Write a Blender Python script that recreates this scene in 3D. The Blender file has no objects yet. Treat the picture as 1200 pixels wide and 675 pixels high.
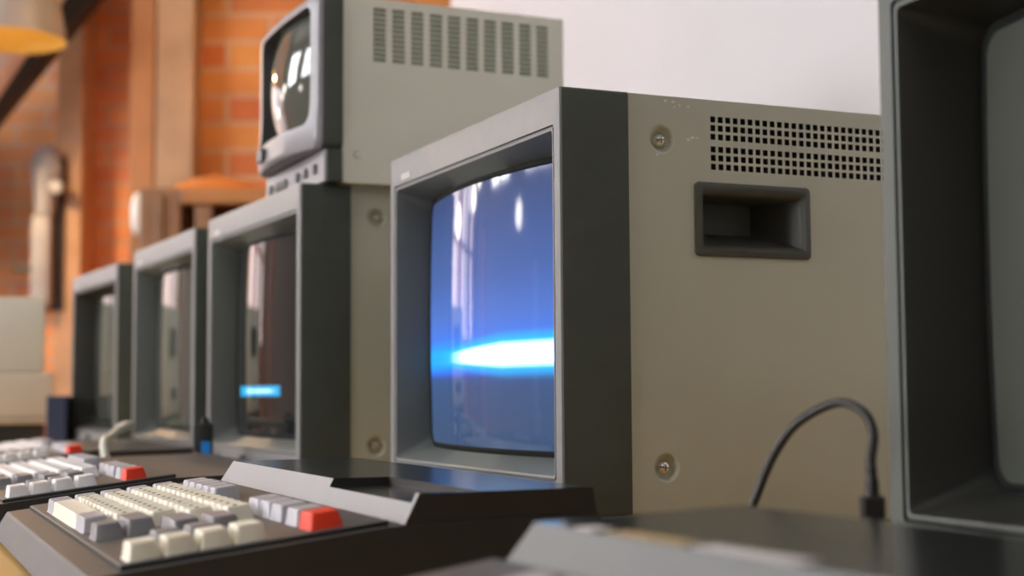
import bpy, bmesh, math, random
from mathutils import Vector, Matrix
random.seed(7)
S = bpy.context.scene
COL = S.collection
CAMZ = 0.845          # eye height above the floor
DESK = 0.74           # desk top
PI = math.pi

# ------------------------------------------------------------------ materials
def mat(name, rgb, rough=0.5, metal=0.0, spec=0.5, noise=0.0, nscale=40.0, bump=0.0, bscale=400.0, coat=0.0):
    m = bpy.data.materials.new(name); m.use_nodes = True
    nt = m.node_tree; b = nt.nodes['Principled BSDF']
    b.inputs['Base Color'].default_value = (*rgb, 1)
    b.inputs['Roughness'].default_value = rough
    b.inputs['Metallic'].default_value = metal
    b.inputs['Specular IOR Level'].default_value = spec
    b.inputs['Coat Weight'].default_value = coat
    tc = nt.nodes.new('ShaderNodeTexCoord')
    if noise:
        n = nt.nodes.new('ShaderNodeTexNoise'); n.inputs['Scale'].default_value = nscale
        n.inputs['Detail'].default_value = 5
        nt.links.new(tc.outputs['Object'], n.inputs['Vector'])
        r = nt.nodes.new('ShaderNodeValToRGB')
        r.color_ramp.elements[0].position = .3; r.color_ramp.elements[1].position = .7
        r.color_ramp.elements[0].color = (*[c * (1 - noise) for c in rgb], 1)
        r.color_ramp.elements[1].color = (*[min(1, c * (1 + noise)) for c in rgb], 1)
        nt.links.new(n.outputs['Fac'], r.inputs['Fac']); nt.links.new(r.outputs['Color'], b.inputs['Base Color'])
    if bump:
        n2 = nt.nodes.new('ShaderNodeTexNoise'); n2.inputs['Scale'].default_value = bscale
        nt.links.new(tc.outputs['Object'], n2.inputs['Vector'])
        bp = nt.nodes.new('ShaderNodeBump'); bp.inputs['Strength'].default_value = bump; bp.inputs['Distance'].default_value = .001
        nt.links.new(n2.outputs['Fac'], bp.inputs['Height']); nt.links.new(bp.outputs['Normal'], b.inputs['Normal'])
    return m

def emit(name, rgb, strength):
    m = mat(name, (.8, .8, .8)); b = m.node_tree.nodes['Principled BSDF']
    b.inputs['Emission Color'].default_value = (*rgb, 1); b.inputs['Emission Strength'].default_value = strength
    return m

M = {}
M['fascia'] = mat('fascia_grey_plastic', (.225, .215, .212), .5, noise=.05, nscale=60, bump=.12, bscale=900)
M['shell'] = mat('shaded_charcoal_shell', (.057, .066, .053), .6, noise=.06, nscale=50, bump=.15, bscale=900)  # bezel sides: darker than the fascia, their shade put into the colour
M['recess'] = mat('recess_shaded_plastic', (.115, .125, .115), .5, bump=.1, bscale=900)  # darker copy of the fascia grey, painting the shade inside the opening
M['case'] = mat('painted_steel_case', (.50, .50, .405), .5, noise=.035, nscale=7, bump=.12, bscale=1200)
M['case_tv'] = mat('television_case_paint', (.76, .745, .64), .55, noise=.03, nscale=9, bump=.1, bscale=1000)
M['hole'] = mat('dark_vent_interior', (.012, .011, .010), .8)
M['slot'] = mat('green_grey_vent_slot', (.36, .39, .30), .8)
M['handle'] = mat('olive_black_grip_plastic', (.062, .062, .05), .45)
M['chrome'] = mat('screw_steel', (.78, .76, .70), .24, metal=1.0)
M['rubber'] = mat('black_rubber', (.018, .018, .018), .7)
M['gasket'] = mat('gasket_black', (.010, .011, .010), .8, spec=.15)
M['tvface'] = mat('lilac_grey_fascia', (.25, .235, .25), .42, noise=.03)
M['tvface_dark'] = mat('dark_control_plastic', (.05, .05, .05), .4)
M['kb_base'] = mat('brown_grey_keyboard_plastic', (.082, .078, .075), .5, spec=.35, noise=.06, nscale=30, bump=.15, bscale=1300)
M['kb_side'] = mat('keyboard_side_black', (.028, .025, .022), .5, noise=.05)
M['kb_silver'] = mat('silver_grey_module_front', (.235, .23, .235), .45, noise=.03, bump=.1, bscale=1000)
M['kb_gloss'] = mat('module_lid_black', (.016, .018, .019), .20, spec=.75)
M['key_cream'] = mat('cream_keycap', (.86, .81, .66), .4, noise=.02)
M['key_grey'] = mat('lavender_grey_keycap', (.45, .435, .47), .42, noise=.03)
M['key_mid'] = mat('mid_grey_keycap', (.24, .23, .24), .42, noise=.03)
M['key_red'] = mat('orange_red_keycap', (.82, .045, .012), .45, spec=.3)
M['legend'] = mat('legend_ink', (.09, .075, .06), .6)
M['cable'] = mat('black_cable_rubber', (.010, .009, .009), .5)
M['cream'] = mat('cream_computer_plastic', (.76, .735, .62), .5, noise=.03, nscale=12)
M['beige'] = mat('beige_computer_plastic', (.74, .65, .52), .5, noise=.03, nscale=12)
M['blue_box'] = mat('dark_blue_card', (.035, .05, .10), .5)
M['timber'] = mat('tan_timber', (.46, .29, .17), .6, noise=.18, nscale=6)
M['timber_orange'] = mat('orange_timber', (.46, .20, .075), .6, noise=.15, nscale=6)
M['cab_wood'] = mat('brown_cabinet_wood', (.33, .16, .075), .35, noise=.25, nscale=8)
M['cab_top'] = mat('orange_brown_varnish', (.48, .21, .075), .3, noise=.2, nscale=8)
M['cab_dark'] = mat('cabinet_dark_inside', (.018, .02, .014), .6)
M['glaze'] = mat('orange_glaze', (.62, .22, .06), .18)
M['porcelain'] = mat('white_gloss', (.85, .83, .80), .2)
M['castmetal'] = mat('grey_cast_metal', (.34, .36, .40), .45, noise=.12, nscale=14)
M['darkmetal'] = mat('dark_steel', (.035, .03, .025), .5)
M['shade'] = mat('taupe_lamp_enamel', (.36, .34, .325), .45)
M['shade_in'] = mat('amber_lamp_lining', (.70, .46, .09), .5)
M['duct'] = mat('pale_grey_duct', (.66, .70, .80), .5)
M['white_wall'] = mat('white_plaster', (.62, .585, .60), .8, noise=.015, nscale=3)
M['plain_wall'] = mat('warm_plaster', (.40, .375, .36), .85, noise=.05, nscale=2)
M['ceiling'] = mat('ceiling_board', (.30, .28, .27), .9, noise=.08, nscale=2)
M['floor'] = mat('floor_board', (.16, .12, .09), .6, noise=.2, nscale=4)
M['red'] = mat('red_cloth', (.70, .05, .06), .8, noise=.1)
M['pink'] = mat('pink_cloth', (.80, .36, .36), .8, noise=.1)
M['creamcloth'] = mat('cream_cloth', (.82, .70, .55), .8, noise=.08)
M['pane'] = emit('daylight_pane', (.95, .97, 1.0), 16.0)
M['tube'] = emit('fluorescent_tube', (1.0, .98, .94), 26.0)
M['bulb'] = emit('warm_bulb', (1.0, .5, .14), 1.6)
M['sticker_blue'] = mat('blue_sticker', (.02, .22, .60), .35)
M['sticker_orange'] = mat('orange_sticker', (.75, .22, .05), .4)
M['badge'] = mat('pale_badge', (.42, .40, .38), .4)

def wood(name, c1, c2, sx):
    m = mat(name, c1, .38); nt = m.node_tree; b = nt.nodes['Principled BSDF']
    tc = nt.nodes.new('ShaderNodeTexCoord'); mp = nt.nodes.new('ShaderNodeMapping'); mp.inputs['Scale'].default_value = sx
    n = nt.nodes.new('ShaderNodeTexNoise'); n.inputs['Scale'].default_value = 3; n.inputs['Detail'].default_value = 6
    r = nt.nodes.new('ShaderNodeValToRGB'); r.color_ramp.elements[0].color = (*c1, 1); r.color_ramp.elements[1].color = (*c2, 1)
    r.color_ramp.elements[0].position = .35; r.color_ramp.elements[1].position = .65
    nt.links.new(tc.outputs['Object'], mp.inputs[0]); nt.links.new(mp.outputs[0], n.inputs['Vector'])
    nt.links.new(n.outputs['Fac'], r.inputs['Fac']); nt.links.new(r.outputs['Color'], b.inputs['Base Color'])
    return m
M['desk'] = wood('yellow_desk_wood', (.62, .36, .10), (.74, .47, .17), (.6, 22, 22))
M['desk_leg'] = mat('desk_leg_steel', (.06, .06, .06), .4)

def brick(name, course, c1, c2, mortar):
    m = mat(name, c1, .85); nt = m.node_tree; b = nt.nodes['Principled BSDF']
    tc = nt.nodes.new('ShaderNodeTexCoord'); sp = nt.nodes.new('ShaderNodeSeparateXYZ'); cb = nt.nodes.new('ShaderNodeCombineXYZ')
    nt.links.new(tc.outputs['Object'], sp.inputs[0])
    ad = nt.nodes.new('ShaderNodeMath'); ad.operation = 'ADD'
    nt.links.new(sp.outputs['X'], ad.inputs[0]); nt.links.new(sp.outputs['Y'], ad.inputs[1])
    nt.links.new(ad.outputs[0], cb.inputs['X']); nt.links.new(sp.outputs['Z'], cb.inputs['Y'])
    br = nt.nodes.new('ShaderNodeTexBrick'); br.inputs['Scale'].default_value = 1
    br.inputs['Brick Width'].default_value = course * 3.1; br.inputs['Row Height'].default_value = course
    br.inputs['Mortar Size'].default_value = course * .11; br.inputs['Mortar Smooth'].default_value = .3
    br.inputs['Bias'].default_value = 0
    br.inputs['Color1'].default_value = (*c1, 1); br.inputs['Color2'].default_value = (*c2, 1); br.inputs['Mortar'].default_value = (*mortar, 1)
    nt.links.new(cb.outputs[0], br.inputs['Vector'])
    n = nt.nodes.new('ShaderNodeTexNoise'); n.inputs['Scale'].default_value = 5; n.inputs['Detail'].default_value = 4
    nt.links.new(tc.outputs['Object'], n.inputs['Vector'])
    hs = nt.nodes.new('ShaderNodeMixRGB'); hs.blend_type = 'OVERLAY'; hs.inputs['Fac'].default_value = .55
    nt.links.new(br.outputs['Color'], hs.inputs['Color1']); nt.links.new(n.outputs['Fac'], hs.inputs['Color2'])
    nt.links.new(hs.outputs[0], b.inputs['Base Color'])
    bp = nt.nodes.new('ShaderNodeBump'); bp.inputs['Strength'].default_value = .6; bp.inputs['Distance'].default_value = .01; bp.invert = True
    nt.links.new(br.outputs['Fac'], bp.inputs['Height']); nt.links.new(bp.outputs['Normal'], b.inputs['Normal'])
    return m
M['brick_near'] = brick('orange_brick', .083, (.50, .12, .05), (.66, .30, .085), (.56, .34, .22))
M['brick_far'] = brick('red_brick', .075, (.64, .25, .13), (.74, .34, .14), (.60, .38, .27))

def screen_mat(name, kind):
    """dark phosphor behind glossy glass; the lit ones give off their own beam"""
    m = mat(name, (.016, .018, .018), .06, spec=.5); nt = m.node_tree; b = nt.nodes['Principled BSDF']
    if kind == 'off':
        b.inputs['Base Color'].default_value = (.07, .075, .062, 1)
        return m
    tc = nt.nodes.new('ShaderNodeTexCoord'); sp = nt.nodes.new('ShaderNodeSeparateXYZ')
    nt.links.new(tc.outputs['Object'], sp.inputs[0])
    def mr(src, a, b_, lo=0, hi=1, interp='LINEAR'):
        n = nt.nodes.new('ShaderNodeMapRange'); n.interpolation_type = interp
        n.inputs['From Min'].default_value = a; n.inputs['From Max'].default_value = b_
        n.inputs['To Min'].default_value = lo; n.inputs['To Max'].default_value = hi
        nt.links.new(src, n.inputs['Value']); return n.outputs['Result']
    def math_(op, a, b_):
        n = nt.nodes.new('ShaderNodeMath'); n.operation = op
        for i, v in enumerate((a, b_)):
            if isinstance(v, (int, float)): n.inputs[i].default_value = v
            else: nt.links.new(v, n.inputs[i])
        return n.outputs[0]
    def ramp(src, stops):
        n = nt.nodes.new('ShaderNodeValToRGB'); e = n.color_ramp.elements
        e[0].position, e[0].color = stops[0][0], (*stops[0][1], 1); e[1].position, e[1].color = stops[-1][0], (*stops[-1][1], 1)
        for p, c in stops[1:-1]:
            q = e.new(p); q.color = (*c, 1)
        nt.links.new(src, n.inputs['Fac']); return n.outputs['Color']
    def mixc(kind_, f, a, b_):
        n = nt.nodes.new('ShaderNodeMixRGB'); n.blend_type = kind_
        if isinstance(f, (int, float)): n.inputs['Fac'].default_value = f
        else: nt.links.new(f, n.inputs['Fac'])
        nt.links.new(a, n.inputs['Color1']); nt.links.new(b_, n.inputs['Color2']); return n.outputs[0]
    X, Z = sp.outputs['X'], sp.outputs['Z']
    if kind == 'beam':
        # height of the beam in the monitor's own frame (desk = 0): .139
        zf = mr(Z, .052, .282)
        base = ramp(zf, [(0, (.035, .07, .15)), (.25, (.035, .08, .21)), (.285, (.035, .09, .30)), (.30, (.04, .13, .70)), (.32, (.02, .26, .92)),
                         (.345, (.012, .42, .95)), (.385, (.012, .42, .95)), (.41, (.03, .28, .92)), (.44, (.06, .19, .78)), (.52, (.07, .165, .58)), (.66, (.055, .12, .38)), (1, (.035, .06, .17))])
        # white-hot core: an ellipse fading out towards the left end
        dz = math_('ABSOLUTE', math_('SUBTRACT', Z, .1355), 0)
        wid = mr(X, -.07, .05, .004, .0095)
        core = mr(math_('DIVIDE', dz, wid), .55, 1.3, 1, 0, 'SMOOTHSTEP')
        core = math_('MULTIPLY', core, mr(X, -.075, .0, 0, 1, 'SMOOTHSTEP'))
        white = nt.nodes.new('ShaderNodeRGB'); white.outputs[0].default_value = (1.3, 2.2, 3.4, 1)
        halo = math_('MULTIPLY', mr(math_('DIVIDE', dz, wid), .8, 2.3, 1, 0, 'SMOOTHSTEP'), mr(X, -.12, -.03, 0, 1, 'SMOOTHSTEP'))
        cy_ = nt.nodes.new('ShaderNodeRGB'); cy_.outputs[0].default_value = (.02, .55, 1.05, 1)
        col = mixc('MIX', core, mixc('MIX', halo, base, cy_.outputs[0]), white.outputs[0])
        nt.links.new(col, b.inputs['Emission Color']); b.inputs['Emission Strength'].default_value = 1.12
    else:
        dz = math_('ABSOLUTE', math_('SUBTRACT', Z, .1085), 0)
        a = mr(dz, .0045, .0075, 1, 0, 'SMOOTHSTEP')
        dx = math_('ABSOLUTE', math_('SUBTRACT', X, -.012), 0)
        c = mr(dx, .078, .09, 1, 0, 'SMOOTHSTEP')
        f = math_('MULTIPLY', a, c)
        hot = math_('MULTIPLY', mr(dz, .001, .004, 1, 0, 'SMOOTHSTEP'), mr(math_('ABSOLUTE', math_('SUBTRACT', X, .0), 0), .03, .07, 1, 0, 'SMOOTHSTEP'))
        cc = ramp(hot, [(0, (.0, .42, .85)), (1, (.55, 1.1, 1.2))])
        nt.links.new(cc, b.inputs['Emission Color']); nt.links.new(math_('MULTIPLY', f, 1.1), b.inputs['Emission Strength'])
    return m
M['scr_off'] = screen_mat('screen_off', 'off'); M['scr_beam'] = screen_mat('screen_beam', 'beam'); M['scr_line'] = screen_mat('screen_line', 'line')

# ------------------------------------------------------------------ builders
def finish(o, smooth=None):
    if smooth is not None:
        for p in o.data.polygons: p.use_smooth = True
        md = None
        try: o.data.set_sharp_from_angle(angle=math.radians(smooth))
        except Exception: pass
    return o
def obj(name, bm, mats, parent=None, smooth=None, loc=None):
    me = bpy.data.meshes.new(name); bmesh.ops.recalc_face_normals(bm, faces=bm.faces); bm.to_mesh(me); bm.free()
    if not isinstance(mats, (list, tuple)): mats = [mats]
    for m in mats: me.materials.append(m)
    o = bpy.data.objects.new(name, me); COL.objects.link(o)
    if parent: o.parent = parent
    if loc: o.location = loc
    return finish(o, smooth)
def thing(name, label, cat, loc=(0, 0, 0), rz=0, group=None):
    o = bpy.data.objects.new(name, None); COL.objects.link(o); o.empty_display_size = .05
    o.location = loc; o.rotation_euler = (0, 0, rz)
    return tag(o, label, cat, group)
def tag(o, label, cat, group=None):
    o['label'] = label; o['category'] = cat
    if group: o['group'] = group
    return o
def struct(o): o['kind'] = 'structure'; return o

def box(bm, x0, x1, y0, y1, z0, z1, bev=0, mi=0, seg=2):
    r = bmesh.ops.create_cube(bm, size=1); vs = r['verts']
    for v in vs:
        v.co = Vector((x0 + (v.co.x + .5) * (x1 - x0), y0 + (v.co.y + .5) * (y1 - y0), z0 + (v.co.z + .5) * (z1 - z0)))
    fs = set(f for v in vs for f in v.link_faces)
    for f in fs: f.material_index = mi
    if bev:
        es = list(set(e for v in vs for e in v.link_edges))
        rr = bmesh.ops.bevel(bm, geom=es, offset=bev, segments=seg, affect='EDGES', profile=.5)
        for f in rr['faces']: f.material_index = mi
    return vs
def BM(): return bmesh.new()
def boxm(*a, **k):
    bm = BM(); box(bm, *a, **k); return bm
def cyl(bm, p0, p1, r0, r1=None, n=24, cap=True, mi=0):
    p0, p1 = Vector(p0), Vector(p1); r1 = r0 if r1 is None else r1
    d = (p1 - p0); L = d.length; q = Vector((0, 0, 1)).rotation_difference(d.normalized())
    mtx = Matrix.Translation((p0 + p1) / 2) @ q.to_matrix().to_4x4()
    r = bmesh.ops.create_cone(bm, cap_ends=cap, segments=n, radius1=r0, radius2=r1, depth=L, matrix=mtx)
    for v in r['verts']:
        for f in v.link_faces: f.material_index = mi
def lathe(bm, prof, n=40, axis_pt=(0, 0, 0), mi=0, mids=None):
    rings = []
    for r, z in prof:
        rings.append([bm.verts.new((axis_pt[0] + r * math.cos(2 * PI * i / n), axis_pt[1] + r * math.sin(2 * PI * i / n), axis_pt[2] + z)) for i in range(n)])
    for k in range(len(rings) - 1):
        for i in range(n):
            f = bm.faces.new((rings[k][i], rings[k][(i + 1) % n], rings[k + 1][(i + 1) % n], rings[k + 1][i]))
            f.material_index = mids[k] if mids else mi
    return rings
def tube(bm, pts, rads, n=12, mi=0):
    pts = [Vector(p) for p in pts]; rings = []
    if isinstance(rads, (int, float)): rads = [rads] * len(pts)
    up = Vector((.13, .3, .94))
    for i, p in enumerate(pts):
        t = (pts[min(i + 1, len(pts) - 1)] - pts[max(i - 1, 0)]).normalized()
        a = t.cross(up).normalized(); b = t.cross(a).normalized()
        rings.append([bm.verts.new(p + rads[i] * (math.cos(2 * PI * k / n) * a + math.sin(2 * PI * k / n) * b)) for k in range(n)])
    for i in range(len(rings) - 1):
        for k in range(n):
            f = bm.faces.new((rings[i][k], rings[i][(k + 1) % n], rings[i + 1][(k + 1) % n], rings[i + 1][k])); f.material_index = mi
    bm.faces.new(rings[0]).material_index = mi; bm.faces.new(rings[-1]).material_index = mi
def spline(pts, n=10):
    out = []; P = [Vector(p) for p in pts]; P = [P[0] * 2 - P[1]] + P + [P[-1] * 2 - P[-2]]
    for i in range(1, len(P) - 2):
        for k in range(n):
            t = k / n; a, b, c, d = P[i - 1], P[i], P[i + 1], P[i + 2]
            out.append(.5 * ((2 * b) + (c - a) * t + (2 * a - 5 * b + 4 * c - d) * t * t + (3 * b - a - 3 * c + d) * t ** 3))
    out.append(P[-2]); return out

def rloop(bm, x0, x1, z0, z1, r, yf, ns=14, nc=5):
    """rounded rectangle in x-z, y from yf(x, z); the same vertex count for every call"""
    pts = []
    cs = [((x1 - r, z1 - r), 0), ((x0 + r, z1 - r), 90), ((x0 + r, z0 + r), 180), ((x1 - r, z0 + r), 270)]
    for i, ((cx, cz), a0) in enumerate(cs):
        arc = [(cx + r * math.cos(math.radians(a0 + 90 * k / nc)), cz + r * math.sin(math.radians(a0 + 90 * k / nc))) for k in range(nc + 1)]
        pts += arc
        (nx, nz), na = cs[(i + 1) % 4]
        nxt = (nx + r * math.cos(math.radians(na)), nz + r * math.sin(math.radians(na)))
        lx, lz = arc[-1]
        for k in range(1, ns): pts.append((lx + (nxt[0] - lx) * k / ns, lz + (nxt[1] - lz) * k / ns))
    return [bm.verts.new((x, yf(x, z) if callable(yf) else yf, z)) for x, z in pts]
def bridge(bm, a, b, mi=0):
    n = len(a)
    for i in range(n):
        bm.faces.new((a[i], a[(i + 1) % n], b[(i + 1) % n], b[i])).material_index = mi

def panel(bm, X, y0, y1, z0, z1, holes, dimples, depth=.003, hole_mi=1, mi=0, sgn=1):
    """sheet at x = X in the y-z plane with rectangular holes (a, b, c, d) and round screw dimples (y, z, half, radius, depth)"""
    rects = list(holes) + [(y - h, y + h, z - h, z + h) for y, z, h, r, d in dimples]
    ys = sorted(set([y0, y1] + [round(v, 6) for q in rects for v in q[:2]])); zs = sorted(set([z0, z1] + [round(v, 6) for q in rects for v in q[2:]]))
    V = {}
    def vt(y, z):
        k = (round(y, 6), round(z, 6))
        if k not in V: V[k] = bm.verts.new((X, y, z))
        return V[k]
    for i in range(len(ys) - 1):
        for j in range(len(zs) - 1):
            cy, cz = (ys[i] + ys[i + 1]) / 2, (zs[j] + zs[j + 1]) / 2
            if any(a < cy < b and c < cz < d for a, b, c, d in rects): continue
            bm.faces.new((vt(ys[i], zs[j]), vt(ys[i + 1], zs[j]), vt(ys[i + 1], zs[j + 1]), vt(ys[i], zs[j + 1]))).material_index = mi
    for a, b, c, d in holes:
        o = [(a, c), (b, c), (b, d), (a, d)]
        f_ = [bm.verts.new((X, y, z)) for y, z in o]; g_ = [bm.verts.new((X - sgn * depth, y, z)) for y, z in o]
        for k in range(4): bm.faces.new((f_[k], f_[(k + 1) % 4], g_[(k + 1) % 4], g_[k])).material_index = hole_mi
    for y, z, h, r, d in dimples:
        n = 32; sq = []; c0 = []
        for k in range(n):
            t = 2 * PI * k / n; cx, sx = math.cos(t), math.sin(t); q = h / max(abs(cx), abs(sx))
            sq.append(bm.verts.new((X, y + q * cx, z + q * sx)))
        prev = sq
        for rr, dd in ((r * 1.12, 0), (r, d * .12), (r * .9, d * .4), (r * .72, d * .85), (r * .6, d), ):
            cur = [bm.verts.new((X - sgn * dd, y + rr * math.cos(2 * PI * k / n), z + rr * math.sin(2 * PI * k / n))) for k in range(n)]
            bridge(bm, prev, cur, mi)
            for k in range(n): bm.faces.ensure_lookup_table()
            prev = cur
        bm.faces.new(prev).material_index = mi

def copy_tree(o, parent=None):
    c = o.copy(); COL.objects.link(c)
    if parent: c.parent = parent
    for ch in list(o.children): copy_tree(ch, c)
    return c

# ------------------------------------------------------------------ CRT monitor (local: x right as its user sees it, y into the case, z up from the desk)
HW = .1855; ZB, ZT = .015, .3273; BD = .057; CD = .40
def make_monitor(label, deep=False):
    t = thing('crt_monitor', label, 'monitor', group='grey tube monitors in a row along the desk')
    # --- bezel
    bm = BM()
    ox0, ox1, oz0, oz1 = -.170, .1725, .0445, .2965       # lip of the opening
    gx0, gx1, gz0, gz1 = -.1595, .1620, .0575, .2835       # edge of the glass
    dep, sag = .031, .021
    if deep: gx0, gx1, dep, sag = -.1525, .1550, .038, .018
    ycx = (gx0 + gx1) / 2; hw_ = (gx1 - gx0) / 2
    def gy(x, z): return dep - sag * (1 - ((x - ycx) / hw_) ** 2) + .002 * ((z - .169) / .11) ** 2
    L0 = rloop(bm, -HW, HW, ZB, ZT, .003, BD)
    L1 = rloop(bm, -HW, HW, ZB, ZT, .003, .0022)
    L2 = rloop(bm, -HW + .0007, HW - .0007, ZB + .0007, ZT - .0007, .003, .0006)
    L3 = rloop(bm, -HW + .0022, HW - .0022, ZB + .0022, ZT - .0022, .003, 0)
    L4 = rloop(bm, ox0 - .004, ox1 + .004, oz0 - .004, oz1 + .004, .003, 0)
    L5 = rloop(bm, ox0 - .0036, ox1 + .0036, oz0 - .0036, oz1 + .0036, .003, .0018)
    L6 = rloop(bm, ox0 - .0022, ox1 + .0022, oz0 - .0022, oz1 + .0022, .003, .0018)
    L7 = rloop(bm, ox0 - .0018, ox1 + .0018, oz0 - .0018, oz1 + .0018, .003, .0003)
    L8 = rloop(bm, ox0, ox1, oz0, oz1, .003, .0006)
    L9 = rloop(bm, gx0 - .002, gx1 + .002, gz0 - .002, gz1 + .002, .013, lambda x, z: gy(x, z) + .0005)
    L10 = rloop(bm, gx0 - .002, gx1 + .002, gz0 - .002, gz1 + .002, .013, .05)
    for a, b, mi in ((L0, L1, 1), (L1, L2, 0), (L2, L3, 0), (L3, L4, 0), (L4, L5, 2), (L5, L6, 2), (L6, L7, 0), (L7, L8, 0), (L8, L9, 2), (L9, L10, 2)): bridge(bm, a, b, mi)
    # back rim closes on the case
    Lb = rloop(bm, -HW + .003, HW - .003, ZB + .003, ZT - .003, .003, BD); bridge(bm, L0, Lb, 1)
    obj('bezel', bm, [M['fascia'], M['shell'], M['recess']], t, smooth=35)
    # --- gasket and glass
    bm = BM()
    A = rloop(bm, gx0 - .0025, gx1 + .0025, gz0 - .0025, gz1 + .0025, .0135, lambda x, z: gy(x, z) + .0002)
    B = rloop(bm, gx0 + .001, gx1 - .001, gz0 + .001, gz1 - .001, .0125, lambda x, z: gy(x, z) - .0010)
    C = rloop(bm, gx0 + .0035, gx1 - .0035, gz0 + .0035, gz1 - .0035, .0115, lambda x, z: gy(x, z) + .0008)
    bridge(bm, A, B); bridge(bm, B, C)
    obj('gasket', bm, M['gasket'], t, smooth=50)
    bm = BM(); loops = []; cx, cz = (gx0 + gx1) / 2, (gz0 + gz1) / 2
    for k in range(13):
        f = 1 - k / 12 * .97
        loops.append(rloop(bm, cx + (gx0 - cx) * f, cx + (gx1 - cx) * f, cz + (gz0 - cz) * f, cz + (gz1 - cz) * f, .0125 * f, lambda x, z: gy(x, z) + .0001, ns=14))
    for k in range(12): bridge(bm, loops[k], loops[k + 1])
    bm.faces.new(loops[-1])
    obj('screen', bm, M['scr_off'], t, smooth=180)
    # --- steel case
    bm = BM(); sx = HW - .0015; z0, z1 = .003, ZT - .0005; y0, y1 = BD - .004, CD
    holes = []
    for c in range(38 if False else 36):
        for r_ in range(6):
            zt = .3142 - r_ * .0067 - (.0029 if r_ > 2 else 0); yy = .1288 + c * .00674
            holes.append((yy, yy + .0043, zt - .0046, zt))
    grip = (.1165, .2155, .2095, .2600)
    dim = [(.0866, .2938, .014, .0100, .0058), (.0866, .049, .014, .0100, .0058)]
    for sgn in (1, -1):
        panel(bm, sgn * sx, y0, y1, z0, z1, holes + [grip], dim, sgn=sgn)
    def q(*p): return bm.faces.new([bm.verts.new(v) for v in p])
    q((-sx, y0, z1), (sx, y0, z1), (sx, y1, z1), (-sx, y1, z1)); q((-sx, y0, z0), (sx, y0, z0), (sx, y1, z0), (-sx, y1, z0))
    q((-sx, y1, z0), (sx, y1, z0), (sx, y1, z1), (-sx, y1, z1))
    for sgn in (1, -1):
        f = q((sgn * (sx - .012), .125, .262), (sgn * (sx - .012), .39, .262), (sgn * (sx - .012), .39, .32), (sgn * (sx - .012), .125, .32)); f.material_index = 1
    bmesh.ops.remove_doubles(bm, verts=bm.verts, dist=1e-5)
    obj('case', bm, [M['case'], M['hole']], t)
    # --- grips let into both sides
    for sgn in (1, -1):
        bm = BM()
        def lp(a, b, c, d, r, dep):
            vs = rloop(bm, a, b, c, d, r, 0, ns=4, nc=4)
            for v in vs: v.co = Vector((sgn * (sx + dep), v.co.x, v.co.z))
            return vs
        a = [lp(.1135, .2180, .2068, .2632, .004, -.0005), lp(.1135, .2180, .2068, .2632, .004, .0016), lp(.1145, .2170, .2078, .2622, .0035, .0024),
             lp(.1185, .2135, .2118, .2582, .003, .0024), lp(.1215, .2110, .2145, .2545, .0015, -.0005), lp(.1225, .2100, .2152, .2540, .001, -.002),
             lp(.1235, .1930, .2290, .2530, .001, -.045)]
        for k in range(len(a) - 1): bridge(bm, a[k], a[k + 1])
        bm.faces.new(a[-1])
        obj('side_grip', bm, M['handle'], t, smooth=40)
        for (y, z, h, r, d) in dim:
            bm = BM(); prof = [(.0001, .0044), (.0022, .0041), (.0043, .0028), (.0057, .0008), (.0057, -.0015)]
            rings = lathe(bm, prof, 20); bm.faces.new(rings[0])
            box(bm, -.0026, .0026, -.0004, .0004, .0036, .0045, mi=1); box(bm, -.0004, .0004, -.0026, .0026, .0036, .0045, mi=1)
            bmesh.ops.transform(bm, matrix=Matrix.Translation((sgn * (sx - .0055), y, z)) @ Matrix.Rotation(sgn * PI / 2, 4, 'Y'), verts=bm.verts)
            obj('screw', bm, [M['chrome'], M['handle']], t, smooth=40)
    for px in (-.14, .14):
        for py in (.035, .35):
            bm = BM(); cyl(bm, (px, py, 0), (px, py, ZB + .001 if py < .1 else .004), .013, .014); obj('foot', bm, M['rubber'], t, smooth=40)
    obj('power_button', boxm(-.030, -.014, -.003, .002, .0235, .0345, bev=.001), M['tvface_dark'], t)
    obj('badge', boxm(-.152, -.128, -.0008, .001, .3035, .3095, bev=.0004), M['badge'], t)
    return t

M['fleck'] = mat('bare_metal_fleck', (.75, .72, .66), .4)
def add_flecks(t):
    bm = BM(); rr = random.Random(3)
    for px, py in ((779, 117), (788, 119), (791, 122), (799, 122), (811, 121), (812, 163), (818, 160), (825, 158), (768, 182), (741, 111), (739, 106)):
        y = .0866 + (px - 774) * .00059; z = .2938 - (py - 163) * .00063
        for k in range(2):
            r = rr.uniform(.0006, .0014); n = 7; yy, zz = y + rr.uniform(-.002, .002), z + rr.uniform(-.0012, .0012)
            bm.faces.new([bm.verts.new((HW - .00135, yy + r * rr.uniform(.6, 1.2) * math.cos(2 * PI * i / n), min(zz + r * rr.uniform(.5, 1) * math.sin(2 * PI * i / n), ZT - .001))) for i in range(n)])
    o = obj('paint_flecks', bm, M['fleck'], t); o['label'] = 'pale paint chips near the top screw'; o['kind'] = 'stuff'
def near_right(px, py, ang):
    """where the middle of a face stands whose right-hand end is at (px, py); ang: degrees from straight ahead"""
    a = math.radians(ang); xd = (math.sin(a), -math.cos(a))
    return (px - HW * xd[0], py - HW * xd[1], DESK), -math.radians(90 - ang)

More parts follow.
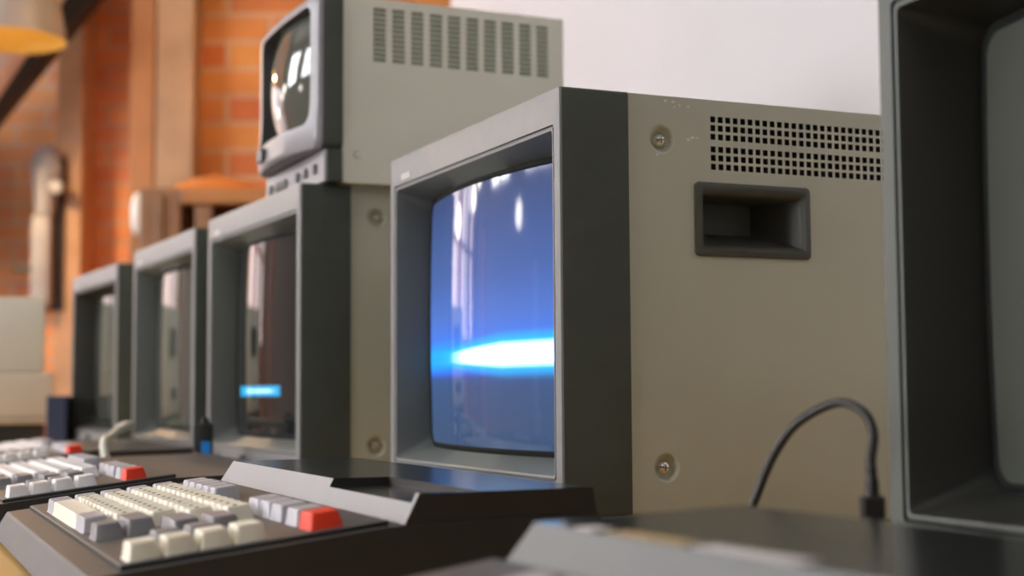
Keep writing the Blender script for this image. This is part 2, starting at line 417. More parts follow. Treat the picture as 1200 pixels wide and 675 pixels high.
mon = make_monitor('large grey tube monitor in the middle, screen glowing blue with a bright beam')
mon.location, mon.rotation_euler.z = near_right(.0348, 1.04, 24)
def set_screen(root, m):
    for ch in root.children:
        if ch.name.startswith('screen'):
            ch.data = ch.data.copy(); ch.data.materials[0] = m
mon2 = copy_tree(mon); mon2.location, mon2.rotation_euler.z = near_right(-.2225, 1.516, 26.6)
mon2['label'] = 'grey tube monitor under the small television, short cyan line on its dark screen'
mon3 = copy_tree(mon); mon3.location, mon3.rotation_euler.z = near_right(-.423, 1.925, 26.8)
mon3['label'] = 'blurred grey tube monitor with dark screen, between the cyan line monitor and the farthest one'
mon0 = make_monitor('nearest grey tube monitor, cut off by the right edge, dark recessed screen', True)
mon4 = copy_tree(mon0); mon4.location, mon4.rotation_euler.z = near_right(-.666, 2.438, 28)
mon4['label'] = 'farthest and smallest looking grey tube monitor, at the far left end of the row'
a0 = math.radians(22.5); l0 = (.1872, .73)
mon0.location = (l0[0] + HW * math.sin(a0), l0[1] - HW * math.cos(a0), DESK); mon0.rotation_euler.z = -(PI / 2 - a0)
mon0['label'] = 'nearest grey tube monitor, cut off by the right edge, dark recessed screen'
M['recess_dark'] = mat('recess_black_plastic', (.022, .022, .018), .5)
M['fascia_dim'] = mat('fascia_shaded_plastic', (.085, .095, .085), .55, bump=.1, bscale=900)  # darkened fascia copy, so the nearest monitor's front looks dimly lit
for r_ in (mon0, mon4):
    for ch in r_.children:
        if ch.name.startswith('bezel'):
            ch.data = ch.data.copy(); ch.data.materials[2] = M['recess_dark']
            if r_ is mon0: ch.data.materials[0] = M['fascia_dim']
set_screen(mon2, M['scr_line']); set_screen(mon, M['scr_beam']); add_flecks(mon)

# ------------------------------------------------------------------ small television on the second monitor
def make_tv():
    ang = 24.8; a = math.radians(ang); W = .118
    xd = (math.sin(a), -math.cos(a))
    base = CAMZ + .2223 + .0004
    t = thing('portable_television', 'small television standing on top of the cyan line monitor, pale slotted case and reflective screen', 'television',
              (-.2092 - W * xd[0] + .006, 1.508 - W * xd[1], base), -math.radians(90 - ang))
    H = .2030; bd = .028
    # front shell, chin bulges
    bm = BM()
    def bul(x, z): return -.006 * (1 - (x / .118) ** 2) - .012 * math.exp(-((z - .05) / .022) ** 2) * (1 - (x / .122) ** 2)
    z0 = .034
    L0 = rloop(bm, -W, W, z0, H, .010, bd); L1 = rloop(bm, -W, W, z0, H, .010, lambda x, z: .006 + bul(x, z) * .3)
    L2 = rloop(bm, -W + .002, W - .002, z0 + .002, H - .002, .010, lambda x, z: .0015 + bul(x, z))
    L3 = rloop(bm, -W + .006, W - .006, z0 + .006, H - .006, .009, lambda x, z: bul(x, z))
    sx0, sx1, sz0, sz1 = -.094, .094, .0665, .1895
    L4 = rloop(bm, sx0 - .003, sx1 + .003, sz0 - .003, sz1 + .003, .012, lambda x, z: bul(x, z))
    L5 = rloop(bm, sx0, sx1, sz0, sz1, .012, lambda x, z: .012)
    L6 = rloop(bm, sx0, sx1, sz0, sz1, .012, lambda x, z: .027)
    Lb = rloop(bm, -W + .004, W - .004, z0 + .004, H - .004, .010, bd)
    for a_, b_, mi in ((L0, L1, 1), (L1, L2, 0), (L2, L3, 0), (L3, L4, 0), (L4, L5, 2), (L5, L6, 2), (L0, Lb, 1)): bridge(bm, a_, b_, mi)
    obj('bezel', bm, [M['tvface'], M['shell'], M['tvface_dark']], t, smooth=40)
    # glass
    bm = BM(); nx, nz = 28, 22
    def gy(x, z): return .015 - .017 * (1 - (x / .1) ** 2) - .011 * (1 - ((z - .128) / .065) ** 2)
    g = [[bm.verts.new((sx0 + (sx1 - sx0) * i / nx, gy(sx0 + (sx1 - sx0) * i / nx, sz0 + (sz1 - sz0) * j / nz) + .004, sz0 + (sz1 - sz0) * j / nz)) for i in range(nx + 1)] for j in range(nz + 1)]
    for j in range(nz):
        for i in range(nx): bm.faces.new((g[j][i], g[j][i + 1], g[j + 1][i + 1], g[j + 1][i]))
    obj('screen', bm, M['scr_off'], t, smooth=180)
    # control strip under the chin
    obj('control_panel', boxm(-W + .003, W - .003, .008, bd, .0, z0 + .001, bev=.002), M['tvface'], t)
    for k, x in enumerate((-.09, -.06, -.045, -.03, .02, .05, .085)):
        obj('button', boxm(x - .005, x + .005, .005, .010, .012, .022, bev=.001), M['tvface_dark'], t)
    obj('sensor_window', boxm(-.062, -.038, -.0185, .0, .043, .0575, bev=.001), M['tvface_dark'], t)
    obj('side_shell', boxm(W - .014, W, .010, bd, 0, z0 + .001, bev=.0015), M['shell'], t)
    # case
    bm = BM(); sx = W - .002; y0, y1 = bd, .291; z1 = H - .001
    holes = []
    for c in range(10):
        yy = .0625 + c * .02165
        for r_ in range(11): zt = .1915 - r_ * .00545; holes.append((yy, yy + .0142, zt - .0040, zt))
    for sgn in (1, -1): panel(bm, sgn * sx, y0, y1, .0, z1, holes, [(.0446, .0305, .008, .0048, .0022)], depth=.002, sgn=sgn)
    def q(*p): return bm.faces.new([bm.verts.new(v) for v in p])
    q((-sx, y0, z1), (sx, y0, z1), (sx, y1, z1), (-sx, y1, z1)); q((-sx, y0, 0), (sx, y0, 0), (sx, y1, 0), (-sx, y1, 0))
    q((-sx, y1, 0), (sx, y1, 0), (sx, y1, z1), (-sx, y1, z1)); q((-sx, y0, 0), (sx, y0, 0), (sx, y0, z1), (-sx, y0, z1))
    for sgn in (1, -1):
        q((sgn * (sx - .0022), .058, .125), (sgn * (sx - .0022), .28, .125), (sgn * (sx - .0022), .28, .196), (sgn * (sx - .0022), .058, .196)).material_index = 1
    bmesh.ops.remove_doubles(bm, verts=bm.verts, dist=1e-5)
    obj('case', bm, [M['case_tv'], M['slot']], t)
    bm = BM(); cyl(bm, (sx - .0025, .0446, .0305), (sx - .0002, .0446, .0305), .0032, .0026, n=16)
    obj('screw', bm, M['chrome'], t, smooth=40)
    obj('base_rail', boxm(sx - .003, sx + .0012, bd + .001, y1, 0, .0075, bev=.0005), M['case_tv'], t)
    return t
make_tv()

# ------------------------------------------------------------------ keyboard computer (local: x right, y away from its user, z up; right side at x = .21)
R = .21
KEYMESH = {}
def key_mesh(w, d, h, m, legend):
    k = (round(w, 4), round(d, 4), m, legend)
    if k in KEYMESH: return KEYMESH[k]
    bm = BM(); gap = .0009; ins = .0027
    def lp(i, z, r, dish=0):
        vs = rloop(bm, -w / 2 + gap / 2 + i, w / 2 - gap / 2 - i, -d / 2 + gap / 2 + i * .8, d / 2 - gap / 2 - i * .8, r, 0, ns=2, nc=3)
        for v in vs: v.co = Vector((v.co.x, v.co.z + (.0006 if i else 0), z))
        return vs
    A = lp(0, 0, .0012); B = lp(.0004, .0012, .0012); C = lp(ins - .0008, h - .0008, .0018); D = lp(ins, h, .0018)
    E_ = lp(ins + .0025, h - .0004, .001)
    for p, q in ((A, B), (B, C), (C, D), (D, E_)): bridge(bm, p, q)
    bm.faces.new(E_)
    if legend:
        rr = random.Random(legend)
        for s in range(2):
            x = -w * .12 + s * .0028; ln = rr.uniform(.0010, .0020)
            box(bm, x, x + ln, .0002, .0008, h - .0004, h - .00015, mi=1); box(bm, x, x + .0005, -.0010, .0006, h - .0004, h - .00015, mi=1)
            if rr.random() > .4: box(bm, x + ln * .5, x + ln * .5 + .0005, -.0012, .0004, h - .0004, h - .00015, mi=1)
    me = bpy.data.meshes.new('key'); bmesh.ops.recalc_face_normals(bm, faces=bm.faces); bm.to_mesh(me); bm.free()
    me.materials.append(M[m]); me.materials.append(M['legend'])
    for p in me.polygons: p.use_smooth = True
    me.set_sharp_from_angle(angle=math.radians(30))
    KEYMESH[k] = me; return me
T = .12; TA = math.atan(T)
def zb(y): return .0305 + T * y
def make_keyboard(label):
    t = thing('keyboard_computer', label, 'computer keyboard', group='keyboard computers along the desk')
    xl, xr = -.219, R + .003
    # base: side profile run across the width, ends leaning in a little
    prof = [(-.095, .0045), (-.0868, .0190), (-.0855, .0204), (-.0840, .0206), (.060, .0378), (.178, .0405), (.180, .039), (.180, .0045)]
    bm = BM()
    def ring(x, dx): return [bm.verts.new((x + dx * z / .04, y, z)) for y, z in prof]
    a, a2, b2, b = ring(xl, .004), ring(xl + .001, .004), ring(xr - .001, -.003), ring(xr, -.003)
    n = len(prof)
    for p, q_ in ((a, a2), (a2, b2), (b2, b)):
        for i in range(n):
            bm.faces.new((p[i], p[(i + 1) % n], q_[(i + 1) % n], q_[i]))
    f1 = bm.faces.new(a); f2 = bm.faces.new(b); f1.material_index = f2.material_index = 1
    obj('base', bm, [M['kb_base'], M['kb_side']], t)
    # raised key plate; dark edges paint the shade of its sides and front gap
    bm = BM(); px0, px1, py0, py1 = -.207, R - .006, -.0712, .062
    def lay(i, dz): return [bm.verts.new((x, y, zb(y) + dz)) for x, y in ((px0 + i, py0 + i), (px1 - i, py0 + i), (px1 - i, py1 - i), (px0 + i, py1 - i))]
    l0, l1, l2 = lay(0, -.002), lay(0, .0024), lay(.0008, .0030)
    bridge(bm, l0, l1, 1); bridge(bm, l1, l2, 0); bm.faces.new(l2)
    obj('key_plate', bm, [M['kb_base'], M['kb_side']], t)
    # rear module with an open slot at its right front
    bm = BM(); mx0, mx1 = -.2105, R - .0015; yb, yt, yk = .0690, .0768, .1765; zl, zt = .0385, .0540
    sxl, sxr, syk, sz = R - .150, R - .006, .112, .0490
    def fs(x0, x1, ztop, yt_):
        return [(x0, yb, zl), (x1, yb, zl), (x1, yt_, ztop), (x0, yt_, ztop)]
    def q(pts, mi=0):
        f = bm.faces.new([bm.verts.new(p) for p in pts]); f.material_index = mi
    ys = yb + (yt - yb) * (sz - zl) / (zt - zl)
    e = .010
    q([(mx0, yb, zl), (sxl, yb, zl), (sxl, yt, zt), (mx0 + e, yt, zt)], 1)
    q([(sxl, yb, zl), (sxr, yb, zl), (sxr, ys, sz), (sxl, ys, sz)], 1)
    q([(sxr, yb, zl), (mx1, yb, zl), (mx1, yt, zt), (sxr, yt, zt)], 1)
    q([(mx0 + e, yt, zt), (sxl, yt, zt), (sxl, yk, zt), (mx0 + e, yk, zt)])
    q([(sxl, syk, zt), (sxr, syk, zt), (sxr, yk, zt), (sxl, yk, zt)])
    q([(sxr, yt, zt), (mx1, yt, zt), (mx1, yk, zt), (sxr, yk, zt)])
    q([(sxl, ys, sz), (sxr, ys, sz), (sxr, syk, sz), (sxl, syk, sz)])
    q([(sxl, ys, sz), (sxl, syk, sz), (sxl, syk, zt), (sxl, yt, zt)], 2)
    q([(sxr, ys, sz), (sxr, syk, sz), (sxr, syk, zt), (sxr, yt, zt)], 2)
    q([(sxl, syk, sz), (sxr, syk, sz), (sxr, syk, zt), (sxl, syk, zt)], 2)
    q([(mx1, yb, zl), (mx1, yk + .002, zl), (mx1, yk, zt), (mx1, yt, zt)], 2)
    q([(mx0, yb, zl), (mx0, yk + .002, zl), (mx0 + e, yk, zt), (mx0 + e, yt, zt)], 2)
    q([(mx0, yk + .002, zl), (mx1, yk + .002, zl), (mx1, yk, zt), (mx0 + e, yk, zt)], 2)
    bmesh.ops.remove_doubles(bm, verts=bm.verts, dist=1e-6)
    obj('rear_module', bm, [M['kb_gloss'], M['kb_silver'], M['kb_side']], t)
    # keys; x measured from the right side, turned into local x by adding R
    def key(xa, xb, y, m, d=.0172, legend=0, h=.0088):
        o = bpy.data.objects.new('key', key_mesh(xb - xa, d, h, m, legend)); COL.objects.link(o); o.parent = t
        o.location = ((xa + xb) / 2 + R, y, zb(y) + .0028); o.rotation_euler = (TA, 0, 0)
        return o
    P = .0168
    r1, r2, r3, r4, r5, rf = -.0590, -.0418, -.0246, -.0074, .0098, .0310
    key(-.350, -.335, r1, 'key_grey'); key(-.335, -.320, r1, 'key_grey')
    key(-.319, -.205, r1, 'key_cream')
    key(-.204, -.170, r1, 'key_grey'); key(-.145, -.121, r1, 'key_mid')
    key(-.350, -.3315, r2, 'key_grey')
    for i in range(10): key(-.3315 + i * P, -.3315 + (i + 1) * P, r2, 'key_cream', legend=i + 1)
    key(-.160, -.120, r2, 'key_mid')
    key(-.350, -.330, r3, 'key_grey')
    for i in range(11): key(-.330 + i * P, -.330 + (i + 1) * P, r3, 'key_cream', legend=11 + i)
    key(-.120, -.080, r3, 'key_mid')
    key(-.347, -.328, r4, 'key_grey')
    for i in range(12): key(-.328 + i * P, -.328 + (i + 1) * P, r4, 'key_cream', legend=22 + i)
    key(-.100, -.066, r4, 'key_mid')
    key(-.343, -.326, r5, 'key_grey')
    for i in range(13): key(-.326 + i * P, -.326 + (i + 1) * P, r5, 'key_cream', legend=34 + i)
    for y in (r1, r2, r3, r4): key(-.0345, -.0110, y, 'key_cream')
    for y in (r2, r3): key(-.062, -.040, y, 'key_mid', d=.0165)
    for i in range(5): key(-.338 + i * .0212, -.338 + (i + 1) * .0212, rf, 'key_grey', d=.0185)
    for i in range(3): key(-.146 + i * .0255, -.146 + (i + 1) * .0255, rf, 'key_grey', d=.0185)
    key(-.062, -.038, rf, 'key_grey', d=.0185)
    red = key(-.036, -.011, rf, 'key_red', d=.0185); red['label'] = 'orange red key at the right end of the top row'
    for x in (-.19, .19):
        for y in (-.075, .16):
            bm = BM(); cyl(bm, (x, y, 0), (x, y, .0055), .008, .009, n=16); obj('foot', bm, M['rubber'], t)
    return t
def kb_at(o, fx, fy, ang):
    """(fx, fy): the right-hand end at y = 0"""
    a = math.radians(ang); o.location = (fx - R * math.sin(a), fy + R * math.cos(a), DESK); o.rotation_euler.z = -(PI / 2 - a)
kb1 = make_keyboard('sharp keyboard computer with cream keys and red key, before the blue glowing monitor')
kb_at(kb1, -.1175, .713, 24)
kb2 = copy_tree(kb1); kb_at(kb2, -.3275, 1.154, 25); kb2['label'] = 'blurred pale keyboard computer behind the sharp one, in front of the cyan line monitor'
kb3 = copy_tree(kb1); kb_at(kb3, -.54, 1.70, 26); kb3['label'] = 'farthest blurred keyboard computer, its white keys near the cream computer casing'
kb0 = copy_tree(kb1); a_ = math.radians(27); kb0.rotation_euler = (math.radians(1.5), 0, -(PI / 2 - a_)); kb0.location = (.0095 + .2005 * math.sin(a_) - .0768 * math.cos(a_), .574 - .2005 * math.cos(a_) - .0768 * math.sin(a_), DESK - .0018); kb0['label'] = 'blurred keyboard computer at the bottom edge, its dark rear module nearest to the viewer'

M['key_white'] = mat('white_keycap', (.92, .89, .87), .4)
vm = {}
for r_ in (kb2, kb3):
    for ch in list(r_.children):
        if ch.name.startswith('rear_module'): bpy.data.objects.remove(ch, do_unlink=True); continue
        n_ = ch.data.name
        if ch.data.materials[0] == M['key_cream'] or n_ in vm:
            if n_ not in vm:
                vm[n_] = ch.data.copy()
                for i_, m_ in enumerate(vm[n_].materials):
                    if m_ == M['key_cream']: vm[n_].materials[i_] = M['key_white']
            ch.data = vm[n_]
M['kb_dim'] = mat('dim_lit_module_front', (.13, .13, .125), .5)  # module front darkened in place of the weaker light falling there
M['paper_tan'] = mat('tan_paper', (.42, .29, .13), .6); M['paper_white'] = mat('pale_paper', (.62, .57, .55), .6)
for ch in list(kb0.children):
    if ch.name.startswith('foot'):
        if ch.data.vertices[0].co.y < 0: bpy.data.objects.remove(ch, do_unlink=True)
        continue
    if ch.name.startswith('rear_module'):
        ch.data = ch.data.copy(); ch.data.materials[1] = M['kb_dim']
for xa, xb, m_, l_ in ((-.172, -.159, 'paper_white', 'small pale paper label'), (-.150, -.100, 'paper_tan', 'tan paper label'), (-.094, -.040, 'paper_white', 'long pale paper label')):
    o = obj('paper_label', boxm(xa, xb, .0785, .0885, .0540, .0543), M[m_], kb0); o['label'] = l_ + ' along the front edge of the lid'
# ------------------------------------------------------------------ black cable with a plug behind the nearest module
t = thing('power_cable', 'black cable arching in front of the monitor side, ending in a ribbed plug', 'cable', (.160, .655, DESK))
def C_(px, py, Y):   # a point of the arch, measured from the eye, moved into the plug's frame
    return Vector(((px - 601.5) / 1700 * Y - .160, Y - .655, -(py - 457.5) / 1700 * Y + .105))
arch = [C_(868, 618, .73), C_(884, 580, .73), C_(905, 532, .725), C_(935, 494, .715), (C_(980, 472, .70)), C_(1010, 482, .68), C_(1022, 508, .668), C_(1018, 540, .66), C_(1019, 572, .655)]
low = C_(1019, 572, .655)
pts = [Vector((arch[0].x - .004, arch[0].y + .01, .004)), Vector((arch[0].x - .002, arch[0].y + .004, .03))] + arch
bm = BM(); tube(bm, spline(pts, 8), .0023, 12); obj('cord', bm, M['cable'], t, smooth=60)
bm = BM(); x, y = low.x, low.y
tube(bm, spline([low + Vector((-.0002, 0, .010)), low + Vector((0, 0, .004)), low - Vector((0, 0, .004))], 6), [.0024] * 6 + [.003] * 6 + [.0034], 12)
obj('strain_relief', bm, M['cable'], t, smooth=60)
bm = BM()
zz = low.z - .003
box(bm, x - .0052, x + .0052, y - .004, y + .004, zz - .012, zz, bev=.0012); box(bm, x - .0060, x + .0060, y - .0048, y + .0048, zz - .024, zz - .0115, bev=.001)
box(bm, x - .0052, x + .0052, y - .004, y + .004, 0.0, zz - .0235, bev=.001)
obj('plug', bm, M['cable'], t)

# ------------------------------------------------------------------ desk
ang = 24.6; a = math.radians(ang); RZ = -(PI / 2 - a)
DO = Vector((-.1175, .713, 0)); XD = Vector((math.sin(a), -math.cos(a), 0)); YD = Vector((math.cos(a), math.sin(a), 0))
def D(x, y, z=0): return DO + XD * x + YD * y + Vector((0, 0, z))
t = thing('desk', 'long yellow wood desk under the row of monitors and keyboards', 'desk', DO, RZ)
obj('table_top', boxm(-2.80, 1.1, -.22, .66, DESK - .035, DESK, bev=.003), M['desk'], t)
for x in (-2.7, -.9, .95):
    for y in (-.14, .60): obj('leg', boxm(x - .025, x + .025, y - .025, y + .025, 0, DESK - .034, bev=.003), M['desk_leg'], t)
obj('apron', boxm(-2.7, .95, .595, .615, DESK - .12, DESK - .034), M['desk_leg'], t)

# ------------------------------------------------------------------ stacked cream computers at the far left end of the desk
p = D(-2.545, .20)
STK = (p.x - .178, p.y - .088)
def casebox(name, label, x0, x1, y0, y1, z0, z1, m, feats):
    t = thing(name, label, 'computer', (STK[0], STK[1], z0), math.radians(19))
    obj('casing', boxm(x0, x1, y0, y1, 0, z1 - z0, bev=.006, seg=3), m, t, smooth=40)
    feats(t, z1 - z0); return t
def f_low(t, h):
    obj('disk_drive', boxm(-.20, -.08, -.192, -.180, .03, .06, bev=.002), M['tvface_dark'], t)
    obj('front_seam', boxm(-.245, .195, -.1835, -.180, .012, .014), M['handle'], t)
def f_up(t, h):
    obj('vent_grille', boxm(-.20, -.06, -.1775, -.17, .03, .10, bev=.002), M['handle'], t)
pl = obj('dark_plinth', boxm(-.24, .19, -.17, .17, 0, .048, bev=.004), M['kb_side'], None); pl.location = (STK[0], STK[1], DESK); pl.rotation_euler.z = math.radians(19)
tag(pl, 'black plinth under the stacked cream computer casings at the far left', 'plinth')
casebox('desktop_computer', 'beige lower computer casing of the stack at the far left', -.25, .203, -.182, .19, DESK + .048, DESK + .151, M['beige'], f_low)
casebox('computer_casing', 'cream upper casing resting on the beige one at the far left', -.25, .186, -.172, .18, DESK + .1514, DESK + .302, M['cream'], f_up)

p = D(-1.93, .13)
o = obj('disk_box', boxm(-.018, .018, -.05, .05, 0, .104, bev=.002), M['blue_box']); o.location = (-.852, 2.735, DESK); o.rotation_euler.z = .2
tag(o, 'small dark blue box standing beside the beige computer casing', 'box')

# adapter with coloured stickers between two monitors
t = thing('power_adapter', 'slim black adapter with a blue and an orange sticker, between two blurred monitors', 'adapter', (-.352, 1.655, DESK), .1)
obj('body', boxm(-.0105, .0105, -.010, .010, 0, .072, bev=.003), M['cable'], t, smooth=40)
obj('blue_sticker', boxm(-.001, .0095, -.0106, -.0098, .024, .052, bev=.0002), M['sticker_blue'], t)
obj('orange_sticker', boxm(-.0098, -.005, -.0106, -.0098, .028, .040, bev=.0002), M['sticker_orange'], t)
bm = BM(); tube(bm, spline([(0, 0, .070), (.001, .006, .078), (.004, .016, .070), (.006, .020, .035), (.010, .024, .003)], 8), .0022, 8); obj('lead', bm, M['cable'], t, smooth=60)
# pale cable looping up behind the far keyboard
def PC(px, py, Y): return Vector(((px - 602) / 1700 * Y, Y, CAMZ - (py - 463) / 1700 * Y))
bm = BM(); tube(bm, spline([(-.43, 1.62, DESK + .006), (-.452, 1.64, DESK + .014), PC(125, 520, 1.66), PC(133, 511, 1.74), PC(142, 504, 1.85), PC(150, 500, 1.98), PC(156, 498, 2.06), (-.60, 2.22, DESK + .055), (-.635, 2.30, DESK + .03), (-.64, 2.34, DESK + .006)], 8), .0048, 10)
o = obj('pale_cable', bm, M['cream'], smooth=60); tag(o, 'thick pale cable rising past the red key of the farthest keyboard', 'cable')

# ------------------------------------------------------------------ cabinet behind the monitors
t = thing('wooden_cabinet', 'brown wooden display cabinet with dark open bays behind the monitors', 'cabinet', (-.64, 3.86, 0))
HC = 1.372
obj('top_board', boxm(-.208, .36, -.17, .20, HC - .04, HC, bev=.006), M['cab_top'], t)
obj('end_column', boxm(-.315, -.2085, -.165, .20, .0, HC + .004, bev=.006), M['cab_wood'], t)
for x in (-.262,): obj('column_moulding', boxm(x - .010, x + .012, -.176, -.164, .05, HC - .02, bev=.004), M['cab_wood'], t)
for x in (-.152, .02, .17, .335):
    obj('post', boxm(x - .022, x + .022, -.155, -.11, .06, HC - .0395, bev=.004), M['cab_wood'], t)
obj('back_panel', boxm(-.21, .35, .16, .185, .06, HC - .0395), M['cab_dark'], t)
obj('side_panel', boxm(.33, .35, -.11, .185, .06, HC - .0395, bev=.002), M['cab_wood'], t)
for z in (.4, .75, 1.05): obj('shelf', boxm(-.21, .33, -.10, .16, z, z + .018), M['cab_wood'], t)
obj('plinth', boxm(-.208, .36, -.15, .19, 0, .06, bev=.003), M['cab_wood'], t)
bm = BM(); pr = [(.16, 0), (.165, .006), (.152, .022), (.12, .04), (.07, .052), (.022, .056), (.018, .066), (.001, .070)]
rings = lathe(bm, pr, 40); bm.faces.new(rings[0]); o = obj('domed_dish_cover', bm, M['glaze'], smooth=50); o.location = (-.79, 3.86, HC + .0045)
o.scale = (.78, .78, .85)
tag(o, 'shiny orange brown domed cover on top of the wooden cabinet', 'dish cover')
# white oblong beside the cabinet: a bright highlight modelled as a solid body
bm = BM(); pr = [(.001, -.062), (.012, -.058), (.019, -.035), (.021, 0), (.019, .035), (.012, .058), (.001, .062)]
lathe(bm, pr, 24); t = thing('highlight_oblong', 'white oblong standing in for a highlight on the orange timber, left of the cabinet', 'lamp', (-1.062, 4.10, CAMZ + .512))
obj('body', bm, M['porcelain'], t, smooth=60)
obj('mount', boxm(-.012, .012, .012, .139, -.012, .012, bev=.002), M['darkmetal'], t)

# ------------------------------------------------------------------ room shell
def wall(name, x0, x1, y0, y1, z0, z1, m):
    o = obj(name, boxm(x0, x1, y0, y1, z0, z1), m); return struct(o)
CH = 3.3
wall('floor', -5.2, 4.2, -5.2, 6.2, -.1, 0, M['floor'])
wall('ceiling', -5.2, 4.2, -5.2, 6.2, CH, CH + .1, M['ceiling'])
bm = BM(); fa, fb, fc, fd = -4.4, -2.3, 1.05, 2.2
box(bm, -5.2, fa, 5.5, 5.7, 0, CH); box(bm, fb, -1.06, 5.5, 5.7, 0, CH); box(bm, fa, fb, 5.5, 5.7, 0, fc); box(bm, fa, fb, 5.5, 5.7, fd, CH)
struct(obj('wall_far', bm, M['brick_far']))
M['pane_dim'] = emit('veiled_daylight_pane', (1.0, .86, .88), 2.6)
o = obj('window_6', boxm(fa, fb, 5.6, 5.61, fc, fd), M['pane_dim']); struct(o)
bm = BM()
for xx in (fa + .02, fa + .52, fa + 1.05, fa + 1.58, fb - .02): box(bm, xx - .02, xx + .02, 5.55, 5.59, fc, fd)
for z in (fc + .02, (fc + fd) / 2, fd - .02): box(bm, fa, fb, 5.55, 5.59, z - .02, z + .02)
obj('window_frame', bm, M['timber'], o)
wall('wall_far_pier', -1.07, .9, 4.33, 5.7, 0, CH, M['brick_near'])
# left wall with window openings towards the rear
wy = [(-2.3, -1.0, .9, 2.7), (-.6, .7, .9, 2.7), (1.35, 2.2, 2.0, 3.0), (2.65, 3.5, 2.0, 3.0), (3.95, 4.8, 2.0, 3.0)]
WX = -4.6
def leftwall():
    bm = BM(); y = -5.2
    for a_, b_, c_, d_ in wy:
        box(bm, WX - .2, WX, y, a_, 0, CH); box(bm, WX - .2, WX, a_, b_, 0, c_); box(bm, WX - .2, WX, a_, b_, d_, CH); y = b_
    box(bm, WX - .2, WX, y, 5.7, 0, CH)
    return struct(obj('wall_left', bm, M['plain_wall']))
leftwall()
for i, (a_, b_, c_, d_) in enumerate(wy):
    o = obj('window_%d' % (i + 1), boxm(WX - .12, WX - .11, a_, b_, c_, d_), M['pane']); struct(o)
    bm = BM()
    for yy in (a_ + .02, (a_ + b_) / 2, b_ - .02): box(bm, WX - .10, WX - .05, yy - .02, yy + .02, c_, d_)
    for z in (c_ + .02, (c_ + d_) / 2, d_ - .02): box(bm, WX - .10, WX - .05, a_, b_, z - .02, z + .02)
    fr = obj('window_frame', bm, M['white_wall'], o)
wr = obj('wall_right', boxm(-2.235, 2.6, 0, .12, 0, CH), M['white_wall']); struct(wr)
wr.location = D(0, 1.03); wr.rotation_euler.z = RZ + math.radians(.6)

# timber posts
def post(x0, x1, y0, y1, m, label):
    o = obj('timber_post', boxm(x0, x1, y0, y1, 0, CH, bev=.004), m); tag(o, label, 'post'); return o
post(-1.045, -.935, 4.22, 4.33, M['timber'], 'tan timber post against the orange brick pier, behind the cabinet')
post(-1.125, -1.055, 4.24, 4.33, M['timber_orange'], 'orange brown timber post standing left of the tan post by the cabinet')
post(-1.69, -1.595, 5.34, 5.50, M['timber'], 'tan timber post with the grey metal fitting, on the red bricks')

# grey fitting on the post
t = thing('wall_fitting', 'grey cast metal fitting with a round dial, on the tan post above the cream casing', 'wall fitting', (-1.715, 5.30, CAMZ + .36))
bm = BM()
bmesh.ops.create_uvsphere(bm, u_segments=20, v_segments=12, radius=.06, matrix=Matrix.Translation((0, 0, .48)) @ Matrix.Diagonal((.95, .55, 1.3, 1)))
cyl(bm, (0, 0, .30), (.0, 0, .46), .035, .05); cyl(bm, (-.045, 0, .44), (.05, 0, .46), .024, .024)
obj('cast_head', bm, M['castmetal'], t, smooth=60)
bm = BM(); cyl(bm, (.050, -.02, .40), (.050, -.05, .40), .026, .024); obj('dial', bm, M['castmetal'], t, smooth=40)
obj('lower_box', boxm(-.045, .028, -.03, .03, -.04, .30, bev=.014, seg=3), M['castmetal'], t, smooth=40)
obj('back_plate', boxm(-.02, .062, .03, .045, -.05, .52, bev=.004), M['darkmetal'], t)
obj('side_pipe', boxm(-.12, -.02, .005, .03, .09, .115, bev=.004), M['darkmetal'], t)

# pendant lamp
LX, LY, LZ, LR = -1.415, 4.0, CAMZ + .992, .165
t = thing('pendant_lamp', 'taupe pendant lamp with glowing amber underside, top left corner', 'lamp', (LX, LY, LZ))
bm = BM()
out = [(LR, 0), (LR * .99, .02), (LR * .90, .10), (LR * .74, .18), (LR * .5, .24), (LR * .25, .27), (.03, .29), (.03, .34)]
inn = [(.028, .285), (LR * .24, .262), (LR * .48, .232), (LR * .71, .174), (LR * .87, .098), (LR * .965, .02), (LR, 0)]
lathe(bm, out, 48, mi=0); rr = lathe(bm, inn, 48, mi=1)
obj('lamp_shade', bm, [M['shade'], M['shade_in']], t, smooth=50)
bm = BM(); bmesh.ops.create_uvsphere(bm, u_segments=20, v_segments=14, radius=.042, matrix=Matrix.Translation((0, 0, .12))); obj('bulb', bm, M['bulb'], t, smooth=60)
bm = BM(); cyl(bm, (0, 0, .155), (0, 0, .30), .02); obj('socket', bm, M['darkmetal'], t)
bm = BM(); cyl(bm, (0, 0, .33), (0, 0, CH - LZ), .005, n=8); obj('cord', bm, M['darkmetal'], t)
ld = bpy.data.lights.new('pendant_light', 'POINT'); ld.energy = .55; ld.color = (1.0, .66, .30); ld.shadow_soft_size = .05
lo = bpy.data.objects.new('pendant_light', ld); COL.objects.link(lo); lo.parent = t; lo.location = (0, 0, .055)

def added_lamp(x, y, z, e, label):  # extra unseen lamps, added to brighten the brick walls
    c = copy_tree(t_lamp); c.location = (x, y, z); c['label'] = label
    for ch in c.children:
        if ch.type == 'LIGHT': ch.data = ch.data.copy(); ch.data.energy = e; ch.data.color = (1.0, .62, .30)
t_lamp = t
added_lamp(-.62, 3.55, 2.25, 15, 'added taupe pendant lamp above the cabinet, unseen, brightening the orange bricks')
added_lamp(-2.05, 4.55, 1.98, 62, 'added taupe pendant lamp beyond the left edge, unseen, brightening the red bricks')
